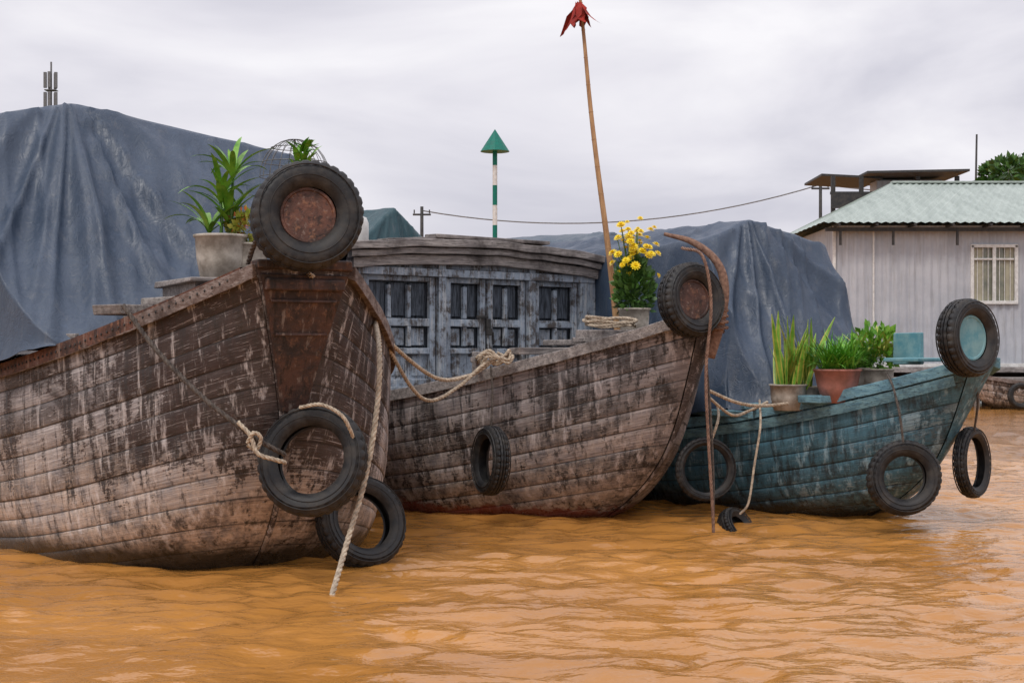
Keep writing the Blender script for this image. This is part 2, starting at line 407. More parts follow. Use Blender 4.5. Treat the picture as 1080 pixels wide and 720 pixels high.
# ---------------------------------------------------------------- boat 1 fittings
boxes("fore_hatch",[(-.02,1.02,1.68,.95,.8,.30),(-.02,1.00,1.845,1.05,.9,.035)],M['wood'],b1.e,.008,.006)
boxes("deck_timbers",[(-.62,1.15,1.66,.09,.7,.07,.25),(-1.24,1.75,1.49,.13,.80,.06,.55),(-1.20,1.98,1.46,.20,.55,.05,.75),(-.55,.85,1.72,.16,.5,.05,.5),(-.80,1.1,1.66,.3,.42,.07,.2),(.55,1.3,1.66,.1,.9,.08,-.3)],M['woody'],b1.e,.008,.008)
boxes("bow_post",[(0,.10,2.02,.16,.12,.62)],M['brown'],b1.e,.015)
boxes("bow_cap",[(0,.03,1.915,.60,.16,.06),(0,-.03,1.80,.50,.04,.07)],M['stem'],b1.e,.01,.005)
V=[];F=[]
for j in range(20):
    v=.62+.36*j/19; a,y,z=b1.pt(v,0); hw=y*.96
    V+=[(-hw,a-.045,z),(hw,a-.045,z)]
F=[[2*j,2*j+1,2*j+3,2*j+2] for j in range(19)]
o=mesh_obj("stem_board",V,F,M['stem'],b1.e); so=o.modifiers.new("s",'SOLIDIFY'); so.thickness=.02
L=[]
for zc in(1.50,1.70):
    vv=(zc+.4)/2.3; a,y,z=b1.pt(vv,0); L.append((0,a-.065,zc,2*y*.85,.012,.016))
boxes("stem_trim",L,M['stem'],b1.e,.003)
rv=[]
for i in range(46):
    a=.12+i*.045; y,z=b1.gun(a); rv.append((-y-.043,a,z-.028,.010,.016,.016))
boxes("rail_rivets",rv,M['dark'],b1.e,.004)
V=[];F=[]
for i in range(40):
    a=.05+i*.055; y,z=b1.gun(a); V+=[(-y-.041,a,z-.07),(-y-.041,a,z+.02),(-y+.05,a,z+.0275)]
for i in range(39): F+=[[3*i,3*i+3,3*i+4,3*i+1],[3*i+1,3*i+4,3*i+5,3*i+2]]
mesh_obj("iron_edging",V,F,M['rust'],b1.e)

# ---------------------------------------------------------------- boat 2 cabin
cab=b2.e
FA=2.95
boxes("cabin_walls",[(-1.36,4.5,1.58,.05,3.1,1.25),(1.46,4.5,1.58,.05,3.1,1.25),(.05,6.05,1.58,2.8,.05,1.25)],M['fac'],cab,.005)
boxes("cabin_backing",[(.05,FA+.09,1.58,2.8,.03,1.3)],M['facdark'],cab,0)
fr=[(s,FA,1.58,.085,.10,1.24) for s in(-1.34,-.43,.66,1.34)]
fr+=[(0.05,FA,2.115,2.86,.12,.07),(0.05,FA,1.03,2.86,.12,.10),(.05,FA+.02,2.20,2.86,.06,.09),(1.45,FA,1.56,.12,.08,1.2)]
pan=[];dk=[]
def leaf(s0,s1,nup):
    w=s1-s0; zm=1.66
    for s in(s0+.03,s1-.03): fr.append((s,FA+.015,1.575,.06,.05,1.0))
    for zc,h in((2.055,.05),(zm,.07),(1.11,.07),(1.40,.05)): fr.append(((s0+s1)/2,FA+.018,zc,w-.12,.045,h))
    for i in range(1,nup):
        x=s0+.06+(w-.12)*i/nup; fr.append((x,FA+.02,(2.03+zm)/2+.005,.04,.04,2.03-zm-.075))
        fr.append((x,FA+.02,1.535,.04,.04,.18))
    pan.append(((s0+s1)/2,FA+.05,1.26,w-.1,.02,.26))
    for i in range(nup):
        cw=(w-.12)/nup; x=s0+.06+cw*(i+.5)
        pan.append((x,FA+.055,1.53,cw-.06,.025,.16))
        dk.append((x,FA+.056,1.87,cw-.045,.02,.30))
        pan.append((x,FA+.045,1.26,cw-.09,.03,.18))
leaf(-1.28,-.49,3); leaf(-.37,.10,2); leaf(.13,.60,2); leaf(.72,1.28,2)
boxes("cabin_frame",fr,M['fac'],cab,.006,.004)
boxes("cabin_panels",pan,M['fac'],cab,.008,.003)
boxes("cabin_upper_panels",dk,M['facdark'],cab,.004,.001)
boxes("door_latch",[(.115,FA-.035,1.66,.05,.03,.09),(.115,FA-.05,1.58,.06,.035,.07),(.05,FA-.03,1.72,.14,.015,.03),(.18,FA-.03,1.52,.012,.02,.12)],M['dark'],cab,.006)
def rz(s): return 2.30+.09*(1-(s/1.6)**2)
nb=15; rb=[]
for i in range(nb):
    s=.05-1.58+3.16*(i+.5)/nb; dz=(rz(s+.1)-rz(s-.1))/.2
    rb.append((s,4.55,rz(s),3.16/nb-.008,3.5+random.uniform(-.05,.05),.035,0,-math.atan(dz)))
boxes("cabin_roof",rb,M['woody'],cab,.005,.003)
def arc_beam(name,a,th,h,drop,mat,ext):
    V=[];F=[];n=24
    for i in range(n+1):
        s=.05-ext+2*ext*i/n; z=rz(s)+drop+.014*noise.noise(Vector((s*3,a*9,0)))
        V+=[(s,a,z-h),(s,a,z),(s,a+th,z),(s,a+th,z-h)]
    for i in range(n):
        for k in range(4): F.append([i*4+k,(i+1)*4+k,(i+1)*4+(k+1)%4,i*4+(k+1)%4])
    F+=[[3,2,1,0],[n*4,n*4+1,n*4+2,n*4+3]]
    bevel(mesh_obj(name,V,F,mat,cab),.008)
arc_beam("eave_beam",2.76,.06,.07,.035,M['wood'],1.60)
arc_beam("eave_board",2.80,.05,.055,-.04,M['wood'],1.55)
arc_beam("eave_plate",2.85,.10,.09,-.10,M['wood'],1.50)
boxes("roof_ridge_boards",[(.1,2.88,2.445,1.4,.18,.03,.03),(-.8,2.9,2.405,.6,.2,.03,-.05,-.06),(.9,2.95,2.40,.7,.14,.03,.02,.06)],M['wood'],cab,.006,.005)
boxes("foredeck_planks",[(-.15,.95,1.49,.9,.10,.05,.1),(-.3,1.3,1.40,1.2,.14,.05,-.05),(.1,.75,1.55,.6,.12,.04,.2),(-.2,1.15,1.47,.18,.9,.05,.2),(.25,1.2,1.46,.14,.8,.06,-.1)],M['wood'],cab,.008,.006)
boxes("mooring_bitt",[(-1.03,1.62,1.27,.09,.09,.25),(-1.06,1.60,1.33,.50,.05,.045,.75)],M['wood'],cab,.01)
boxes("deck_box",[(-.38,.85,1.52,.36,.26,.10,.2)],M['wood'],cab,.01)
tube("stem_head",[(0,.02,1.35),(.03,-.06,1.62),(.04,-.10,1.9),(.0,-.05,2.1),(-.10,.1,2.25),(-.24,.28,2.32)],[.045,.045,.038,.032,.026,.014],M['ropeb'],cab,10)
for k in range(4):
    z=1.55+k*.045
    rope("stem_lashing",[(.065*math.cos(t)+.03,-.05+.065*math.sin(t),z+.006*t) for t in [i*math.pi/4 for i in range(9)]],.013,M['ropeb'],cab)
lathe("water_canister",[(0,0),(.13,0),(.14,.02),(.14,.20),(.12,.25),(.05,.27),(.05,.30),(0,.30)],M['white'],cab,(-1.15,3.3,2.36),20)

# ---------------------------------------------------------------- boat 3 fittings
boxes("bow_board",[(-.18,.55,1.33,.42,.32,.03,.2),(-.05,.75,1.42,.05,.28,.26,.1),(0,.08,1.40,.16,.14,.24)],M['tealp'],b3.e,.008,.004)
boxes("deck_boards",[(-.3,1.5,.99,1.0,.12,.05),(-.55,1.15,1.00,.5,.25,.06,.1),(.2,1.3,1.02,.6,.5,.10)],M['railblue'],b3.e,.008,.004)
boxes("side_timbers",[(-.98,2.3,.86,.05,1.5,.06,-.1),(-.80,1.75,.93,.5,.05,.05,.3)],M['railblue'],b3.e,.008,.004)
V=[];F=[]
for i in range(60):
    a=.1+i*.11
    for dz,dn in((-.13,.045),(-.09,.055),(-.17,.03)):
        y,z=b3.gun(a); V.append((-(y+dn-.02),a,z+dz))
for i in range(59): F+=[[3*i,3*i+3,3*i+4,3*i+1],[3*i+2,3*i+5,3*i+3,3*i]]
mesh_obj("rubbing_strake",V,F,M['railblue'],b3.e)

# ---------------------------------------------------------------- tyres
def tyre(loc,Ro,ri,w,axis,disc=None,name="tyre_fender"):
    hw=w/2
    half=[(ri,hw*.55),(ri+.015,hw*.80),(ri+(Ro-ri)*.35,hw*1.0),(ri+(Ro-ri)*.65,hw*1.02),(Ro-.035,hw*.93),(Ro-.012,hw*.80),
        (Ro,hw*.62),(Ro,hw*.42),(Ro-.010,hw*.40),(Ro-.010,hw*.32),(Ro+.002,hw*.30),(Ro+.003,hw*.06),(Ro-.009,hw*.04)]
    pr=[(r,-z) for r,z in half]+half[::-1]
    no=len(pr)
    pr+=[(ri+.012,hw*.5),(ri+(Ro-ri)*.5,hw*.86),(Ro-.03,hw*.7),(Ro-.025,0),(Ro-.03,-hw*.7),(ri+(Ro-ri)*.5,-hw*.86),(ri+.012,-hw*.5)]
    seg=132; n=len(pr); V=[];F=[]
    ph=random.uniform(0,6); sq=random.uniform(.012,.03)
    for i in range(seg):
        t=2*math.pi*i/seg; oval=1+sq*math.cos(2*t+ph)
        for k,(r,z) in enumerate(pr):
            dr=0
            if (i%4==0) and r>Ro-.04 and abs(z)>hw*.28 and k<no: dr=-.009
            V.append(((r+dr)*math.cos(t)*oval,(r+dr)*math.sin(t)*oval,z))
    for i in range(seg):
        j=(i+1)%seg
        for k in range(n): F.append([i*n+k,j*n+k,j*n+(k+1)%n,i*n+(k+1)%n])
    e=empty(name,loc); e.rotation_mode='QUATERNION'; e.rotation_quaternion=Vector(axis).to_track_quat('Z','Y')
    o=mesh_obj("tyre_casing",V,F,M['tyre'],e,True)
    try: o.data.set_sharp_from_angle(angle=R(35))
    except Exception: pass
    for sg in(1,-1):
        for rr in(.42,.8):
            q=ri+(Ro-ri)*rr; zz=hw*1.01
            lathe("sidewall_ring",[(q-.004,sg*(zz-.004)),(q-.002,sg*(zz+.004)),(q+.002,sg*(zz+.004)),(q+.004,sg*(zz-.004))],M['tyre'],e,seg=64)
    if disc:
        lathe("wheel_disc",[(0,hw*.40),(ri*.86,hw*.40),(ri*.90,hw*.48),(ri*.98,hw*.48),(ri*1.04,hw*.3),(ri*1.04,-hw*.2),(0,-hw*.2)],disc,e,seg=48,smooth=False)
    return e
tyre((-1.205,8.36,2.19),.325,.165,.21,(.30,-1,.10),M['rust'])
tyre((-1.21,8.64,.735),.335,.205,.17,(-.12,-1,.22))
tyre((-1.00,9.42,.27),.31,.19,.17,(.55,-.8,.35))
tyre((1.375,10.92,1.79),.285,.155,.17,(.55,-.85,.12),M['brown'])
tyre((-.17,11.30,.53),.27,.17,.13,(-.93,-.40,.05))
tyre((1.56,11.45,.45),.25,.185,.09,(.15,-1,.1))
tyre((3.50,10.92,1.50),.30,.175,.17,(.62,-.85,.05),M['tealp'])
tyre((3.03,11.0,.42),.285,.165,.17,(-.02,-1,.12))
tyre((3.72,11.5,.50),.285,.20,.10,(.9,-.75,.05))
tyre((1.80,11.4,-.02),.17,.09,.12,(.7,-.6,.6))

# ---------------------------------------------------------------- ropes
rope("mooring_rope",[(-.98,9.9,1.72),(-.84,9.0,1.42),(-.84,8.85,1.05),(-.90,8.75,.63),(-1.0,8.55,.22),(-1.05,8.2,-.05)],.018,M['rope'])
rope("mooring_rope",[(-1.22,8.55,1.86),(-1.02,9.3,1.72),(-.90,9.95,1.50),(-.6,10.9,1.20),(-.35,11.3,1.20),(-.15,11.45,1.32)],.016,M['rope'])
rope("mooring_rope",[(-.90,10.1,1.46),(-.75,10.6,1.13),(-.62,10.9,1.02),(-.42,11.2,1.12),(-.20,11.4,1.31),(-.02,11.6,1.36)],.015,M['rope'])
rope("mooring_rope",[(-.17,11.40,1.28),(-.155,11.34,1.05),(-.165,11.28,.80)],.009,M['roped'])
rope("tyre_rope",[(-2.40,8.78,1.68),(-2.15,8.62,1.40),(-1.85,8.48,1.13),(-1.62,8.42,.96),(-1.48,8.42,.86),(-1.36,8.52,.78)],.016,M['roped'])
rope("tyre_rope",[(-1.62,8.41,.98),(-1.54,8.38,.90),(-1.50,8.37,.80),(-1.40,8.39,.76),(-1.34,8.43,.74)],.014,M['rope'])
rope("tyre_rope",[(-1.56,8.39,.86),(-1.52,8.36,.92),(-1.48,8.38,.89),(-1.51,8.40,.82),(-1.56,8.39,.85)],.013,M['rope'])
rope("tyre_rope",[(-1.28,8.58,1.06),(-1.14,8.50,1.08),(-1.02,8.48,1.02),(-.97,8.52,.93),(-.95,8.60,.84)],.012,M['rope'])
rope("tyre_rope",[(-1.6,8.62,1.93),(-1.52,8.45,2.05),(-1.40,8.35,2.12),(-1.35,8.5,2.3),(-1.25,8.65,2.25)],.016,M['roped'])
rope("bow_rope",[(1.32,11.05,2.20),(1.46,10.88,2.12),(1.52,10.86,1.75),(1.48,10.85,1.25),(1.50,10.85,.70),(1.53,10.85,.2),(1.54,10.85,-.10)],.013,M['ropeb'])
rope("bow_rope",[(1.55,10.95,1.7),(1.49,10.9,1.4),(1.52,10.88,.9),(1.54,10.87,.4),(1.535,10.87,-.1)],.010,M['roped'])
rope("mooring_rope",[(1.50,10.9,1.10),(1.75,11.15,1.0),(1.98,11.42,.96),(2.25,11.6,.97)],.014,M['rope'])
rope("mooring_rope",[(1.50,10.9,1.05),(1.72,11.15,.90),(1.9,11.4,.92),(2.1,11.7,.98)],.012,M['rope'])
rope("tyre_rope",[(2.02,11.6,1.0),(1.98,11.34,.80),(1.93,11.32,.5),(1.88,11.3,.2),(1.82,11.35,.1)],.010,M['rope'])
rope("tyre_rope",[(1.72,11.9,.95),(1.66,11.45,.85),(1.60,11.42,.68)],.012,M['rope'])
rope("tyre_rope",[(3.03,11.5,1.22),(3.0,11.2,1.12),(3.0,11.0,.9),(3.02,10.96,.65)],.010,M['roped'])
rope("tyre_rope",[(3.66,11.25,1.25),(3.70,11.3,1.0),(3.72,11.45,.75)],.010,M['roped'])
rope("rope_coil",[(-.14+.13*math.cos(t)+.02*math.sin(t*2.3),11.42+.05*math.sin(t),1.32+.035*math.sin(t*3.1)+.003*t) for t in [i*.7 for i in range(30)]],.013,M['rope'])
rope("rope_coil",[(.80+(.20+.02*math.sin(t*1.7))*math.cos(t),11.55+.14*math.sin(t),1.60+.003*t+.012*math.sin(t*2.6)) for t in [i*.6 for i in range(40)]],.013,M['rope'])

# ---------------------------------------------------------------- bamboo pole and flag
bp=empty("bamboo_flagpole",(0,0,0))
pb=Vector((.93,12.3,1.35)); pt=Vector((.555,12.2,4.62))
pp=[pb.lerp(pt,i/6)+Vector((.010*math.sin(i*1.3),0,0)) for i in range(7)]
tube("bamboo_pole",pp,[.030,.028,.025,.022,.019,.016,.012],M['bamboo'],bp)
for i in range(1,14):
    q=pb.lerp(pt,i/14)+Vector((.010*math.sin(i/14*6*1.3),0,0)); r=.031-.017*i/14
    lathe("bamboo_node",[(r-.004,-.010),(r+.002,0),(r-.004,.010)],M['bamboo'],bp,q,14,axis=(pt-pb))
V=[];F=[]
fc=Vector((.575,12.18,4.26)); frn=random.Random(4)
for k in range(8):
    an=k*2*math.pi/8+.3; n=len(V); ln=.04+.10*frn.random(); sp_=.6+.6*frn.random()
    d=Vector((math.cos(an),math.sin(an),0)); e_=Vector((-math.sin(an),math.cos(an),0))
    for j,(rr,zz,ww) in enumerate(((0.01,.13,.010),(.045,.07,.035),(.085*sp_,.0,.045),(.125*sp_,-ln*.7,.028),(.15*sp_,-ln,.006))):
        tw=.02*math.sin(j*2+k)
        V+=[fc+d*rr+e_*(ww+tw)+Vector((0,0,zz)),fc+d*rr*1.2+e_*tw+Vector((0,0,zz-.02)),fc+d*rr-e_*(ww-tw)+Vector((0,0,zz))]
    for j in range(4):
        for c in(0,1): F.append([n+3*j+c,n+3*j+c+1,n+3*j+4+c,n+3*j+3+c])
mesh_obj("red_flag",V,F,M['red'],bp)

# ---------------------------------------------------------------- plants
def blade(V,F,o,az,length,width,lean,droop,seg=7,fold=.15,tipw=0.05,twist=0):
    d=Vector((math.cos(az),math.sin(az),0)); side=Vector((-math.sin(az+twist),math.cos(az+twist),0)); p=Vector(o); ang=lean; n=len(V)
    for i in range(seg+1):
        t=i/seg; w=width*(math.sin(math.pi*(.12+.88*t))**.7 if t<.98 else tipw)
        V.append(p-side*w*.5); V.append(p+Vector((0,0,-w*fold))); V.append(p+side*w*.5)
        dirv=d*math.sin(ang)+Vector((0,0,1))*math.cos(ang); p=p+dirv*length/seg; ang+=droop/seg
    for i in range(seg):
        for c in(0,1): F.append([n+3*i+c,n+3*i+c+1,n+3*i+4+c,n+3*i+3+c])
def pot(e,loc,r0,r1,h,mat):
    lathe("pot",[(0,0),(r0,0),(r0*.5+r1*.5+.01,h*.5),(r1,h*.93),(r1+.012,h*.94),(r1+.012,h),(r1-.02,h),(r1-.025,h-.03),(0,h-.03)],mat,e,loc,28,True)
    lathe("soil",[(0,h-.026),(r1-.02,h-.026)],M['soil'],e,loc,20)
def leafcloud(V,F,c,rad,n,size,up=.3,rnd=random):
    for i in range(n):
        while True:
            p=Vector((rnd.uniform(-1,1),rnd.uniform(-1,1),rnd.uniform(-1,1)))
            if .25<p.length<1: break
        q=Vector(c)+Vector((p.x*rad[0],p.y*rad[1],p.z*rad[2]))
        d=(p.normalized()+Vector((rnd.uniform(-.7,.7),rnd.uniform(-.7,.7),rnd.uniform(-.3,.7)+up))).normalized()
        s=d.cross(Vector((rnd.uniform(-1,1),rnd.uniform(-1,1),rnd.uniform(-1,1)))).normalized()
        L=size*rnd.uniform(.7,1.4); w=L*.3; m=len(V)
        V+=[q,q+d*L*.5+s*w,q+d*L,q+d*L*.5-s*w]; F.append([m,m+1,m+2,m+3])
rnd=random.Random(5)
e=empty("potted_dracaena_plant"); base=Vector((-1.90,9.28,1.865))
pot(e,base,.13,.165,.29,M['conc'])
V=[];F=[];st=[]
for k,(dx,dy,h) in enumerate(((0,0,.24),(.03,.05,.10),(-.05,0,.04),(.05,.02,.40))):
    c=base+Vector((dx,dy,.26)); st.append((c,c+Vector((dx*.5,0,h))))
    for i in range(14):
        blade(V,F,c+Vector((dx*.5,0,h)),rnd.uniform(0,6.28),rnd.uniform(.22,.42),.040,rnd.uniform(.1,.8),rnd.uniform(.7,1.9),8)
mesh_obj("leaves",V,F,M['leaf'],e,True)
for a_,b_ in st: tube("stem",[a_,(a_+b_)/2+Vector((.005,0,0)),b_],[.012,.009],M['leafd'],e,6,3)
e=empty("flowering_potted_plant"); c=Vector((-1.74,9.36,1.865)); pot(e,c,.10,.13,.24,M['conc'])
V=[];F=[]; leafcloud(V,F,c+Vector((.0,0,.34)),(.13,.1,.11),280,.05,rnd=rnd); mesh_obj("foliage",V,F,M['leafy'],e)
V=[];F=[]; leafcloud(V,F,c+Vector((.02,-.02,.37)),(.14,.1,.10),90,.035,rnd=rnd); mesh_obj("blossoms",V,F,M['orange'],e)
e=empty("leafy_potted_plant"); c=Vector((-1.40,9.45,1.865)); pot(e,c,.10,.13,.22,M['conc'])
tube("stem",[c+Vector((0,0,.15)),c+Vector((.0,0,.55)),c+Vector((.02,0,.86))],[.01,.007],M['leafd'],e,6,3)
V=[];F=[]
for i in range(56): blade(V,F,c+Vector((rnd.uniform(-.03,.05),0,rnd.uniform(.62,.90))),rnd.uniform(0,6.28),rnd.uniform(.07,.16),.036,rnd.uniform(.3,1.2),rnd.uniform(.3,1.2),5)
mesh_obj("leaves",V,F,M['leaf'],e,True)
e=empty("wire_cage",(-1.49,9.75,2.59))
def wirecurve(pts,par,r=.003,cyc=False):
    cu=bpy.data.curves.new("wire",'CURVE'); cu.dimensions='3D'; cu.bevel_depth=r; sp=cu.splines.new('POLY'); sp.points.add(len(pts)-1)
    for i,p in enumerate(pts): sp.points[i].co=(*p,1)
    sp.use_cyclic_u=cyc; o=bpy.data.objects.new("wire",cu); COL.objects.link(o); cu.materials.append(M['wire']); o.parent=par
for k in range(4):
    z=-.1+k*.1; r=.24*math.sqrt(max(.05,1-(max(0,z)/.27)**2)); wirecurve([(r*math.cos(t),r*math.sin(t)*.8,z) for t in [i*.26 for i in range(24)]],e,.003,True)
for k in range(10):
    t=k*math.pi/10; wirecurve([(.24*math.cos(t)*math.cos(q),.19*math.sin(t)*math.cos(q),.26*math.sin(q)) for q in [i*math.pi/16 for i in range(17)]],e,.0022)
wirecurve([(0,0,-.7),(0,0,.26)],e,.007)
e=empty("yellow_chrysanthemum_pot"); c=Vector((1.03,12.0,1.50)); pot(e,c,.10,.13,.26,M['conc'])
V=[];F=[];V2=[];F2=[]
leafcloud(V,F,c+Vector((0,0,.42)),(.16,.14,.27),760,.06,.5,rnd)
heads=[]
for i in range(64):
    an=rnd.uniform(0,6.28); rr=rnd.uniform(0,1)**.6*.22; h=c+Vector((rr*math.cos(an),rr*math.sin(an)*.8,.88-rr*.5+rnd.uniform(-.20,.09)*(1 if i%3 else 1.9))); heads.append(h)
    nrm=(h-(c+Vector((0,0,.5)))).normalized(); nrm=(nrm+Vector((0,-.5,.1))).normalized()
    a1=nrm.orthogonal().normalized(); b1_=nrm.cross(a1); sz=rnd.uniform(.65,1.1)
    for ring,(L,tilt) in enumerate(((.044,.15),(.036,.5),(.022,1.0))):
        for k in range(11):
            t=k*2*math.pi/11+ring*.3; d=(a1*math.cos(t)+b1_*math.sin(t)); d=(d*math.cos(tilt)+nrm*math.sin(tilt)); s=nrm.cross(d).normalized()*.010*sz
            m=len(V2); q=h+nrm*.004*ring; V2+=[q,q+d*L*sz*.6+s,q+d*L*sz,q+d*L*sz*.6-s]; F2.append([m,m+1,m+2,m+3])
mesh_obj("leaves",V,F,M['leafd'],e); mesh_obj("flowers",V2,F2,M['yellow'],e)
for h in heads[:26]: tube("stem",[c+Vector((0,0,.2)),(c+h)/2+Vector((0,0,.12)),h],[.005,.004],M['leafd'],e,5,3)
e=empty("potted_snake_plant"); c=Vector((2.33,12.0,.90)); pot(e,c,.12,.15,.22,M['conc']); pot(e,c+Vector((.20,.12,0)),.10,.13,.2,M['conc'])
V=[];F=[];V2=[];F2=[]
for i in range(38):
    o_=c+Vector((rnd.uniform(-.10,.22),rnd.uniform(-.08,.12),.18)); az=rnd.uniform(0,6.28); L=rnd.uniform(.28,.66); ln=rnd.uniform(.0,.5); dr=rnd.uniform(-.2,.4)
    tw=rnd.uniform(-1,1)
    blade(V,F,o_,az,L,.028,ln,dr,7,.2,.1,tw); blade(V2,F2,o_+Vector((0,.006,-.004)),az,L*1.01,.052,ln,dr,7,.2,.1,tw)
mesh_obj("leaves",V,F,M['leaf'],e,True); mesh_obj("leaf_margins",V2,F2,M['leafy'],e,True)
e=empty("potted_grass_plant"); c=Vector((2.70,11.80,.97)); pot(e,c,.12,.19,.28,M['terra'])
V=[];F=[]
for i in range(460): blade(V,F,c+Vector((rnd.uniform(-.12,.12),rnd.uniform(-.1,.1),.25)),rnd.uniform(0,6.28),rnd.uniform(.18,.42),.013,rnd.uniform(.1,1.0),rnd.uniform(.2,1.4),5)
mesh_obj("leaves",V,F,M['grass'],e,True)
e=empty("potted_leafy_plant"); c=Vector((3.08,12.05,1.05)); pot(e,c,.12,.15,.2,M['conc'])
V=[];F=[]; leafcloud(V,F,c+Vector((0,0,.36)),(.20,.15,.20),420,.065,rnd=rnd); mesh_obj("foliage",V,F,M['leaf'],e)
V=[];F=[]
for i in range(60): blade(V,F,c+Vector((rnd.uniform(-.15,.15),rnd.uniform(-.1,.1),.3)),rnd.uniform(0,6.28),rnd.uniform(.15,.33),.022,rnd.uniform(.1,.9),rnd.uniform(.2,1.2),6)
mesh_obj("leaves",V,F,M['leafy'],e,True)
e=empty("potted_grass_plant"); c=Vector((2.95,12.10,1.04)); pot(e,c,.11,.14,.22,M['conc'])
V=[];F=[]
for i in range(260): blade(V,F,c+Vector((rnd.uniform(-.10,.10),rnd.uniform(-.1,.1),.2)),rnd.uniform(0,6.28),rnd.uniform(.16,.38),.012,rnd.uniform(.1,1.0),rnd.uniform(.2,1.4),5)
mesh_obj("leaves",V,F,M['grass'],e,True)

# ---------------------------------------------------------------- far things
e=empty("channel_marker",(-.72,60,0))
for k in range(12):
    lathe("pole_band",[(.10,-.42),(.10,.42)],M['green'] if k%2 else M['white'],e,(0,0,.4+k*.84),10)
mesh_obj("top_cone",[(.62*math.cos(t),.62*math.sin(t),9.8) for t in [i*math.pi/8 for i in range(16)]]+[(0,0,10.75)],[[i,(i+1)%16,16] for i in range(16)]+[list(range(16))[::-1]],M['green'],e)
e=empty("telecom_mast",(-64.8,200,0))
bx=[]
for sx in(-.5,.5):
    for sy in(-.5,.5): bx.append((sx,sy,17,.14,.14,34))
for k in range(17): bx.append((0,-.5,2*k+1,1.0,.08,.08)); bx.append((0,-.5,2*k+2,1.3,.08,.08,0,.9 if k%2 else -.9))
boxes("lattice",bx,M['wire'],e,0)
boxes("antennas",[(x,y,z,.40,.3,2.2) for x,y in((-.75,-.3),(.75,-.3),(0,-.8),(-.4,.6),(.4,.6)) for z in(36.6,39.4)]+[(0,0,38,.2,.2,8)]+[(0,0,z,1.6,1.2,.12) for z in(35.2,38.0)],M['wire'],e,0)
def upole(x,y,h):
    e=empty("utility_pole",(x,y,0)); tube("post",[(0,0,0),(0,0,h/2),(0,0,h)],[.12,.08],M['dark'],e,8,2)
    boxes("crossarm",[(0,0,h-.4,.9,.08,.09),(-.38,0,h-.25,.06,.06,.18),(.38,0,h-.25,.06,.06,.18)],M['dark'],e,0); return Vector((x,y,h-.2))
p1=upole(-4.5,71,8.6); p2=upole(15.4,71,9.9)
def cable(a,b,sag,r=.03):
    cu=bpy.data.curves.new("power_cable",'CURVE'); cu.dimensions='3D'; cu.bevel_depth=r; sp=cu.splines.new('POLY'); sp.points.add(20)
    for i in range(21):
        p=a.lerp(b,i/20)-Vector((0,0,sag*4*(i/20)*(1-i/20))); sp.points[i].co=(*p,1)
    o=bpy.data.objects.new("power_cable",cu); COL.objects.link(o); cu.materials.append(M['wire'])
cable(p1,p2,1.2); cable(p2,Vector((45,70,10)),1,.03)

def wall_mat():
    g=G("painted_sheet_metal"); ob=g.obj(); n=g.noise(ob,1.3,5,.6); d=g.noise(g.map(ob,(5,5,.35)),1.8,5,.65)
    base=g.mix(g.mr(n,.38,.62),(.48,.495,.53),(.39,.41,.45)); base=g.mix(g.mr(d,.52,.68,0,.5),base,(.28,.27,.265))
    return g.out(base,.5,spec=.4)
wm=wall_mat()
g=G("roof_sheet_metal"); n_=g.noise(g.map(g.obj(),(3,.6,1)),1.6,5,.65); rm=g.out(g.mix(g.mr(n_,.35,.7),(.42,.48,.44),(.28,.33,.30)),.5,spec=.4)
h=empty("corrugated_metal_house",(8.6,38,0))
def corr_wall(nm,x0,x1,z0,z1,y,par,pitch=.22,amp=.018,holes=(),side=False):
    V=[];F=[]; n=int((x1-x0)/pitch*6)
    xs=[x0+(x1-x0)*i/n for i in range(n+1)]
    zs=sorted(set([z0,z1]+[q for hh in holes for q in hh[2:]]))
    for x in xs:
        f=(x/pitch)%1; dd=amp*(1 if f<.3 else (-1 if .5<f<.8 else 0))
        for z in zs: V.append((y+dd,x,z) if side else (x,y+dd,z))
    m=len(zs)
    for i in range(n):
        xm=(xs[i]+xs[i+1])/2
        for k in range(m-1):
            zc=(zs[k]+zs[k+1])/2
            if any(hh[0]<xm<hh[1] and hh[2]<zc<hh[3] for hh in holes): continue
            F.append([i*m+k,(i+1)*m+k,(i+1)*m+k+1,i*m+k+1])
    return mesh_obj(nm,V,F,wm,par)
corr_wall("front_wall",0,14,1.0,4.75,0,h,holes=((3.68,4.86,2.70,4.18),))
corr_wall("side_wall",0,8,1.0,4.75,0,h,side=True); corr_wall("side_wall",0,8,1.0,4.75,14,h,side=True); corr_wall("rear_wall",0,14,1.0,4.75,8,h)
boxes("window_frame",[(3.68,-.03,3.44,.09,.1,1.56),(4.86,-.03,3.44,.09,.1,1.56),(4.27,-.03,4.2,1.25,.1,.09),(4.27,-.03,2.69,1.25,.12,.09),(4.27,-.03,3.44,.09,.08,1.44),(3.98,-.02,3.85,.5,.05,.05),(4.56,-.02,3.85,.5,.05,.05)],M['white'],h,.01)
boxes("window_bars",[(x,0,3.44,.016,.02,1.44) for x in(3.83,3.98,4.12,4.42,4.56,4.71)],M['white'],h,0)
boxes("window_glass",[(4.27,.05,3.44,1.16,.02,1.46)],simple("window_glass",(.12,.13,.10),(.26,.25,.18),2,.1,.05,spec=.6),h,0)
boxes("curtain",[(3.86,.03,3.44,.28,.01,1.4),(4.70,.03,3.44,.22,.01,1.4)],simple("curtain",(.40,.38,.28),(.33,.31,.24),5),h,0)
boxes("wall_trims",[(1.05,-.035,2.87,.05,.04,3.7),(7,-.04,1.02,14.1,.05,.1),(0,-.035,2.87,.08,.06,3.75)],M['white'],h,.01)
boxes("eave_beams",[(7,-.30,4.62,14.6,.06,.10)]+[(x,-.2,4.72,.06,.9,.06) for x in [i*1.0 for i in range(15)]]+[(x,-.32,4.4,.06,.06,.4) for x in(.1,1.5,3.2)],M['dark'],h,0)
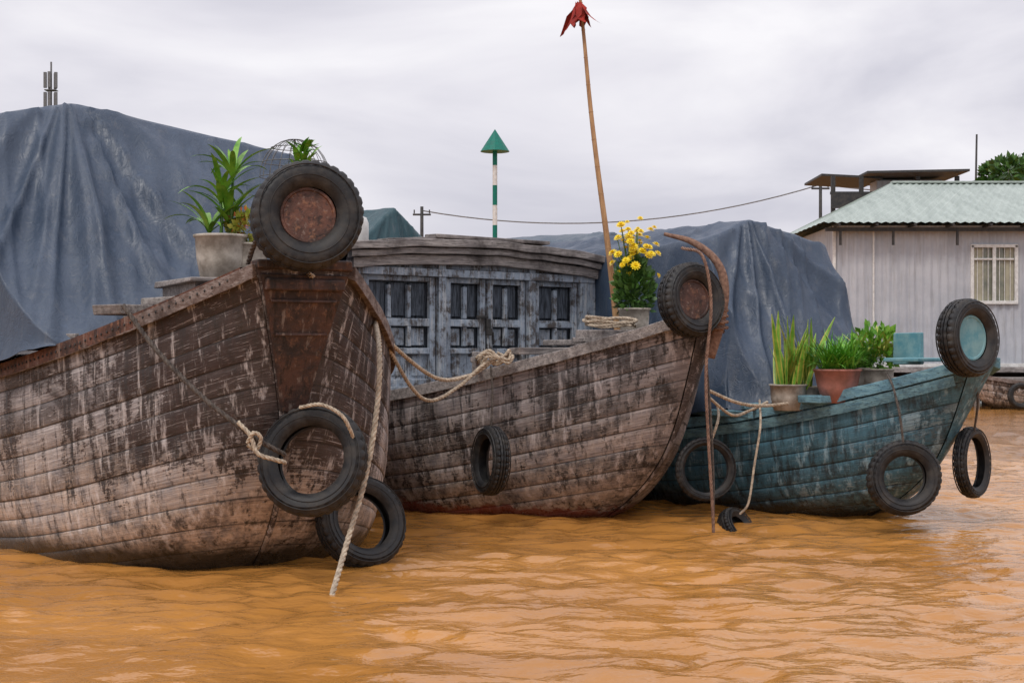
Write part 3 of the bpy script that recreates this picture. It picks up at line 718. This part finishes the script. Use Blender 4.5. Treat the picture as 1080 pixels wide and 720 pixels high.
def roof_quad(nm,A_,B_,C_,D_,par,nn=130,amp=.03):
    V=[];F=[]
    A_,B_,C_,D_=map(Vector,(A_,B_,C_,D_)); nr=(B_-A_).cross(D_-A_).normalized()
    for i in range(nn+1):
        t=i/nn; lo=A_.lerp(B_,t); hi=D_.lerp(C_,t); o_=nr*amp*math.sin(i*math.pi/2)
        V+=[lo+o_,hi+o_]
    for i in range(nn): F.append([2*i,2*i+2,2*i+3,2*i+1])
    return mesh_obj(nm,V,F,rm,par)
roof_quad("roof_front",(-.45,-.6,4.78),(14.6,-.6,4.78),(14.6,4,6.35),(2.6,4,6.35),h,260,.02)
roof_quad("roof_rear",(14.6,8.6,4.78),(-.45,8.6,4.78),(2.6,4,6.35),(14.6,4,6.35),h)
roof_quad("roof_side",(-.45,8.6,4.78),(-.45,-.6,4.78),(2.6,4,6.35),(2.6,4,6.36),h,60,.01)
boxes("ridge_cap",[(8.6,4,6.37,12,.3,.06)],rm,h,.01)
boxes("platform",[(7,3.9,.90,15,9,.14)],M['wood'],h,.02)
boxes("piles",[(x,y,.2,.18,.18,1.4) for x in range(0,15,2) for y in(-.2,4,8)],M['dark'],h,.01)
boxes("recess_shade",[(7,1.2,.45,14,.05,.85)],M['dark'],h,0)  # dark sheet standing in for shade in the recess under the platform
boxes("walkway",[(7,-1.3,.68,15,1.4,.08)]+[(x,-1.9,.3,.12,.12,1.1) for x in [i*1.6 for i in range(9)]],M['woody'],h,.01)
Boat("moored_sampan",(11.2,34.9),-86,2.2,6.5,.75,.85,.58,.1,.25,2.1,1.8,.8,6,M['hull1'],M['rail'],21,pf2)
tyre((12.15,34.0,.33),.30,.18,.18,(0,-1,.05)); tyre((13.4,34.0,.35),.30,.18,.18,(.1,-1,.05))
s_=empty("open_shed",(11.2,52,0))
boxes("shed_roof",[(3.1,0,7.72,3.6,4,.08,0,-.02),(1.0,.5,7.66,2.2,3,.08,0,.05)],M['dark'],s_,0)
boxes("shed_posts",[(x,-1.5,3.8,.14,.14,7.6) for x in(.2,1.2,3.2,4.6)]+[(2.4,-1.5,7.0,4.6,.1,.1),(.9,-1.6,6.7,1.6,.06,.5)],M['dark'],s_,0)
boxes("shed_wall",[(3.2,0,7.2,2.4,1,.8)],wm,s_,.05)
an=empty("antenna_pole",(23.1,71,0)); tube("mast",[(0,0,0),(0,0,6),(.1,0,12.2)],[.09,.05],M['dark'],an,8,2)

def tree(name,loc,hgt,crown,seed,nleaf=6500):
    rr=random.Random(seed); e=empty(name,loc)
    tube("trunk",[(0,0,-.2),(.1,0,hgt*.35),(-.1,.1,hgt*.7)],[.28,.18,.09],M['wood'],e,8,3)
    V=[];F=[];V2=[];F2=[]
    for i in range(26):
        an=rr.uniform(0,6.28); q=rr.uniform(.1,1)**.6; cz=hgt*.74+rr.uniform(-.28,.26)*hgt*.8*(1.1-q*.6)
        c=Vector((crown*q*math.cos(an),crown*q*math.sin(an)*.8,cz)); s=rr.uniform(.5,1.0)*crown*.36
        if i%3==0: tube("limb",[(0,0,hgt*.45),(c.x*.5,c.y*.5,(hgt*.5+cz)/2),tuple(c)],[.09,.04,.02],M['wood'],e,5,2)
        T=(V,F) if i%2 else (V2,F2)
        leafcloud(T[0],T[1],c,(s,s,s*.7),nleaf//26,.30,rnd=rr)
    mesh_obj("crown_light",V,F,M['treeg'],e); mesh_obj("crown_dark",V2,F2,M['leafd'],e)
tree("leafy_tree",(21.3,60,.6),9.9,1.9,3); tree("leafy_tree",(23.6,63,.6),10.0,2.3,4)

V=[];F=[]
xs=[-900+i*30 for i in range(61)]
for x in xs:
    yb=78+4*noise.noise(Vector((x*.01,0,0))) if x>0 else 150+10*noise.noise(Vector((x*.01,0,0)))
    for yy,zz in((yb-3,-1),(yb,.5),(yb+6,1.0),(2500,1.2)): V.append((x,yy,zz))
for i in range(60):
    for k in range(3): F.append([i*4+k,(i+1)*4+k,(i+1)*4+k+1,i*4+k+1])
mesh_obj("river_bank",V,F,simple("bank_soil",(.10,.08,.045),(.06,.075,.03),3,.95,.5))
rr=random.Random(9); V=[];F=[]
for i in range(120):
    x=rr.uniform(-170,190); y=rr.uniform(160,185); s=rr.uniform(2,4.2)
    leafcloud(V,F,(x,y,1.5+s*.7),(s*1.2,s,s*.95),110,.9,rnd=rr)
mesh_obj("distant_trees",V,F,M['leafd'])

# ---------------------------------------------------------------- water
def axis_list(lo,hi,step,far_lo,far_hi,gr=1.22):
    a=[];x=lo
    while x<=hi: a.append(x); x+=step
    s=step;x=a[-1]
    while x<far_hi: s*=gr; x+=s; a.append(x)
    s=step;x=lo;pre=[]
    while x>far_lo: s*=gr; x-=s; pre.append(x)
    return pre[::-1]+a
xs=axis_list(-6.5,7.0,.034,-3000,3000,1.15); ys=axis_list(5.2,15,.025,-400,4000,1.04)
V=[];F=[]; nN=noise.noise
for y in ys:
    for x in xs:
        if -12<x<22 and 3<y<60:
            f=max(0,min(1,(x+12)/4,(22-x)/6,(y-3)/2,(60-y)/25))
            wx=x+.20*nN(Vector((x*.9,y*.9,1))); wy=y+.14*nN(Vector((x*1.1,y*.9,5)))
            a_=nN(Vector((wx*1.2+.35*wy,wy*2.3,0)))
            b_=nN(Vector((wx*2.6-.7*wy,wy*4.8,3)))
            c_=nN(Vector((wx*5.2+wy,wy*9.5,9)))
            a_=a_-.5*abs(a_); b_=b_-.4*abs(b_)
            z=.040*a_+.034*b_+.016*c_+.03*nN(Vector((x*.35,y*.7,7)))
            z*=f
        else: z=0
        V.append((x,y,z))
n=len(xs)
for j in range(len(ys)-1):
    for i in range(n-1): F.append([j*n+i,j*n+i+1,(j+1)*n+i+1,(j+1)*n+i])
g=G("muddy_water"); ob=g.obj()
big=g.noise(g.map(ob,(.25,.5,1)),1.2,4,.55)
f1=g.noise(g.map(ob,(5,10,1)),1.8,3,.5,.3)
wc=g.mix(g.mr(big,.38,.62),(.50,.225,.052),(.38,.165,.036))
wmat=g.out(wc,.05,f1,.35,.03,.5)
mesh_obj("river_water",V,F,wmat,None,True)

# ---------------------------------------------------------------- sky, sun, camera
w=bpy.data.worlds.new("World"); scene.world=w; w.use_nodes=True; nt=w.node_tree; nt.nodes.clear()
out=nt.nodes.new('ShaderNodeOutputWorld'); bg=nt.nodes.new('ShaderNodeBackground'); bg.inputs[1].default_value=.1
sky=nt.nodes.new('ShaderNodeTexSky'); sky.sky_type='NISHITA'; sky.sun_disc=False; sky.sun_elevation=R(54); sky.sun_rotation=R(205)
tc=nt.nodes.new('ShaderNodeTexCoord'); mp=nt.nodes.new('ShaderNodeMapping'); mp.inputs['Scale'].default_value=(1.0,1.0,3.0)
nt.links.new(tc.outputs['Generated'],mp.inputs[0])
n1=nt.nodes.new('ShaderNodeTexNoise'); n1.inputs['Scale'].default_value=2.6; n1.inputs['Detail'].default_value=6; n1.inputs['Roughness'].default_value=.5; n1.inputs['Distortion'].default_value=.4
nt.links.new(mp.outputs[0],n1.inputs['Vector'])
rp=nt.nodes.new('ShaderNodeValToRGB'); cr=rp.color_ramp; cr.elements[0].position=.36; cr.elements[0].color=(6.3,6.2,7.0,1); cr.elements[1].position=.62; cr.elements[1].color=(9.9,9.7,10.0,1)
el=cr.elements.new(.5); el.color=(8.3,8.1,8.7,1)
nt.links.new(n1.outputs[0],rp.inputs[0])
# overcast sky: cloud deck brighter towards the zenith
sx=nt.nodes.new('ShaderNodeSeparateXYZ'); nt.links.new(tc.outputs['Generated'],sx.inputs[0])
mr=nt.nodes.new('ShaderNodeMapRange'); mr.inputs[1].default_value=.25; mr.inputs[2].default_value=.9; mr.inputs[3].default_value=1.0; mr.inputs[4].default_value=1.5
nt.links.new(sx.outputs[2],mr.inputs[0])
vm=nt.nodes.new('ShaderNodeVectorMath'); vm.operation='SCALE'; nt.links.new(rp.outputs[0],vm.inputs[0]); nt.links.new(mr.outputs[0],vm.inputs['Scale'])
mx=nt.nodes.new('ShaderNodeMix'); mx.data_type='RGBA'; mx.inputs[0].default_value=.95
nt.links.new(sky.outputs[0],mx.inputs[6]); nt.links.new(vm.outputs[0],mx.inputs[7]); nt.links.new(mx.outputs[2],bg.inputs[0]); nt.links.new(bg.outputs[0],out.inputs[0])
ld=bpy.data.lights.new("sun",'SUN'); ld.energy=1.3; ld.angle=R(12); ld.color=(1,.95,.88)
lo=bpy.data.objects.new("sun",ld); COL.objects.link(lo); d=Vector((.35,.75,-1.15)); lo.rotation_mode='QUATERNION'; lo.rotation_quaternion=d.to_track_quat('-Z','Y')
cam=bpy.data.cameras.new("camera"); co=bpy.data.objects.new("camera",cam); COL.objects.link(co); co.location=(0,0,1.4); co.rotation_euler=(R(90),0,0)
cam.lens=50; cam.sensor_width=36; cam.shift_y=10/1080; cam.clip_end=6000; cam.clip_start=.1
scene.camera=co
scene.view_settings.view_transform='Standard'; scene.view_settings.look='None'; scene.view_settings.exposure=0
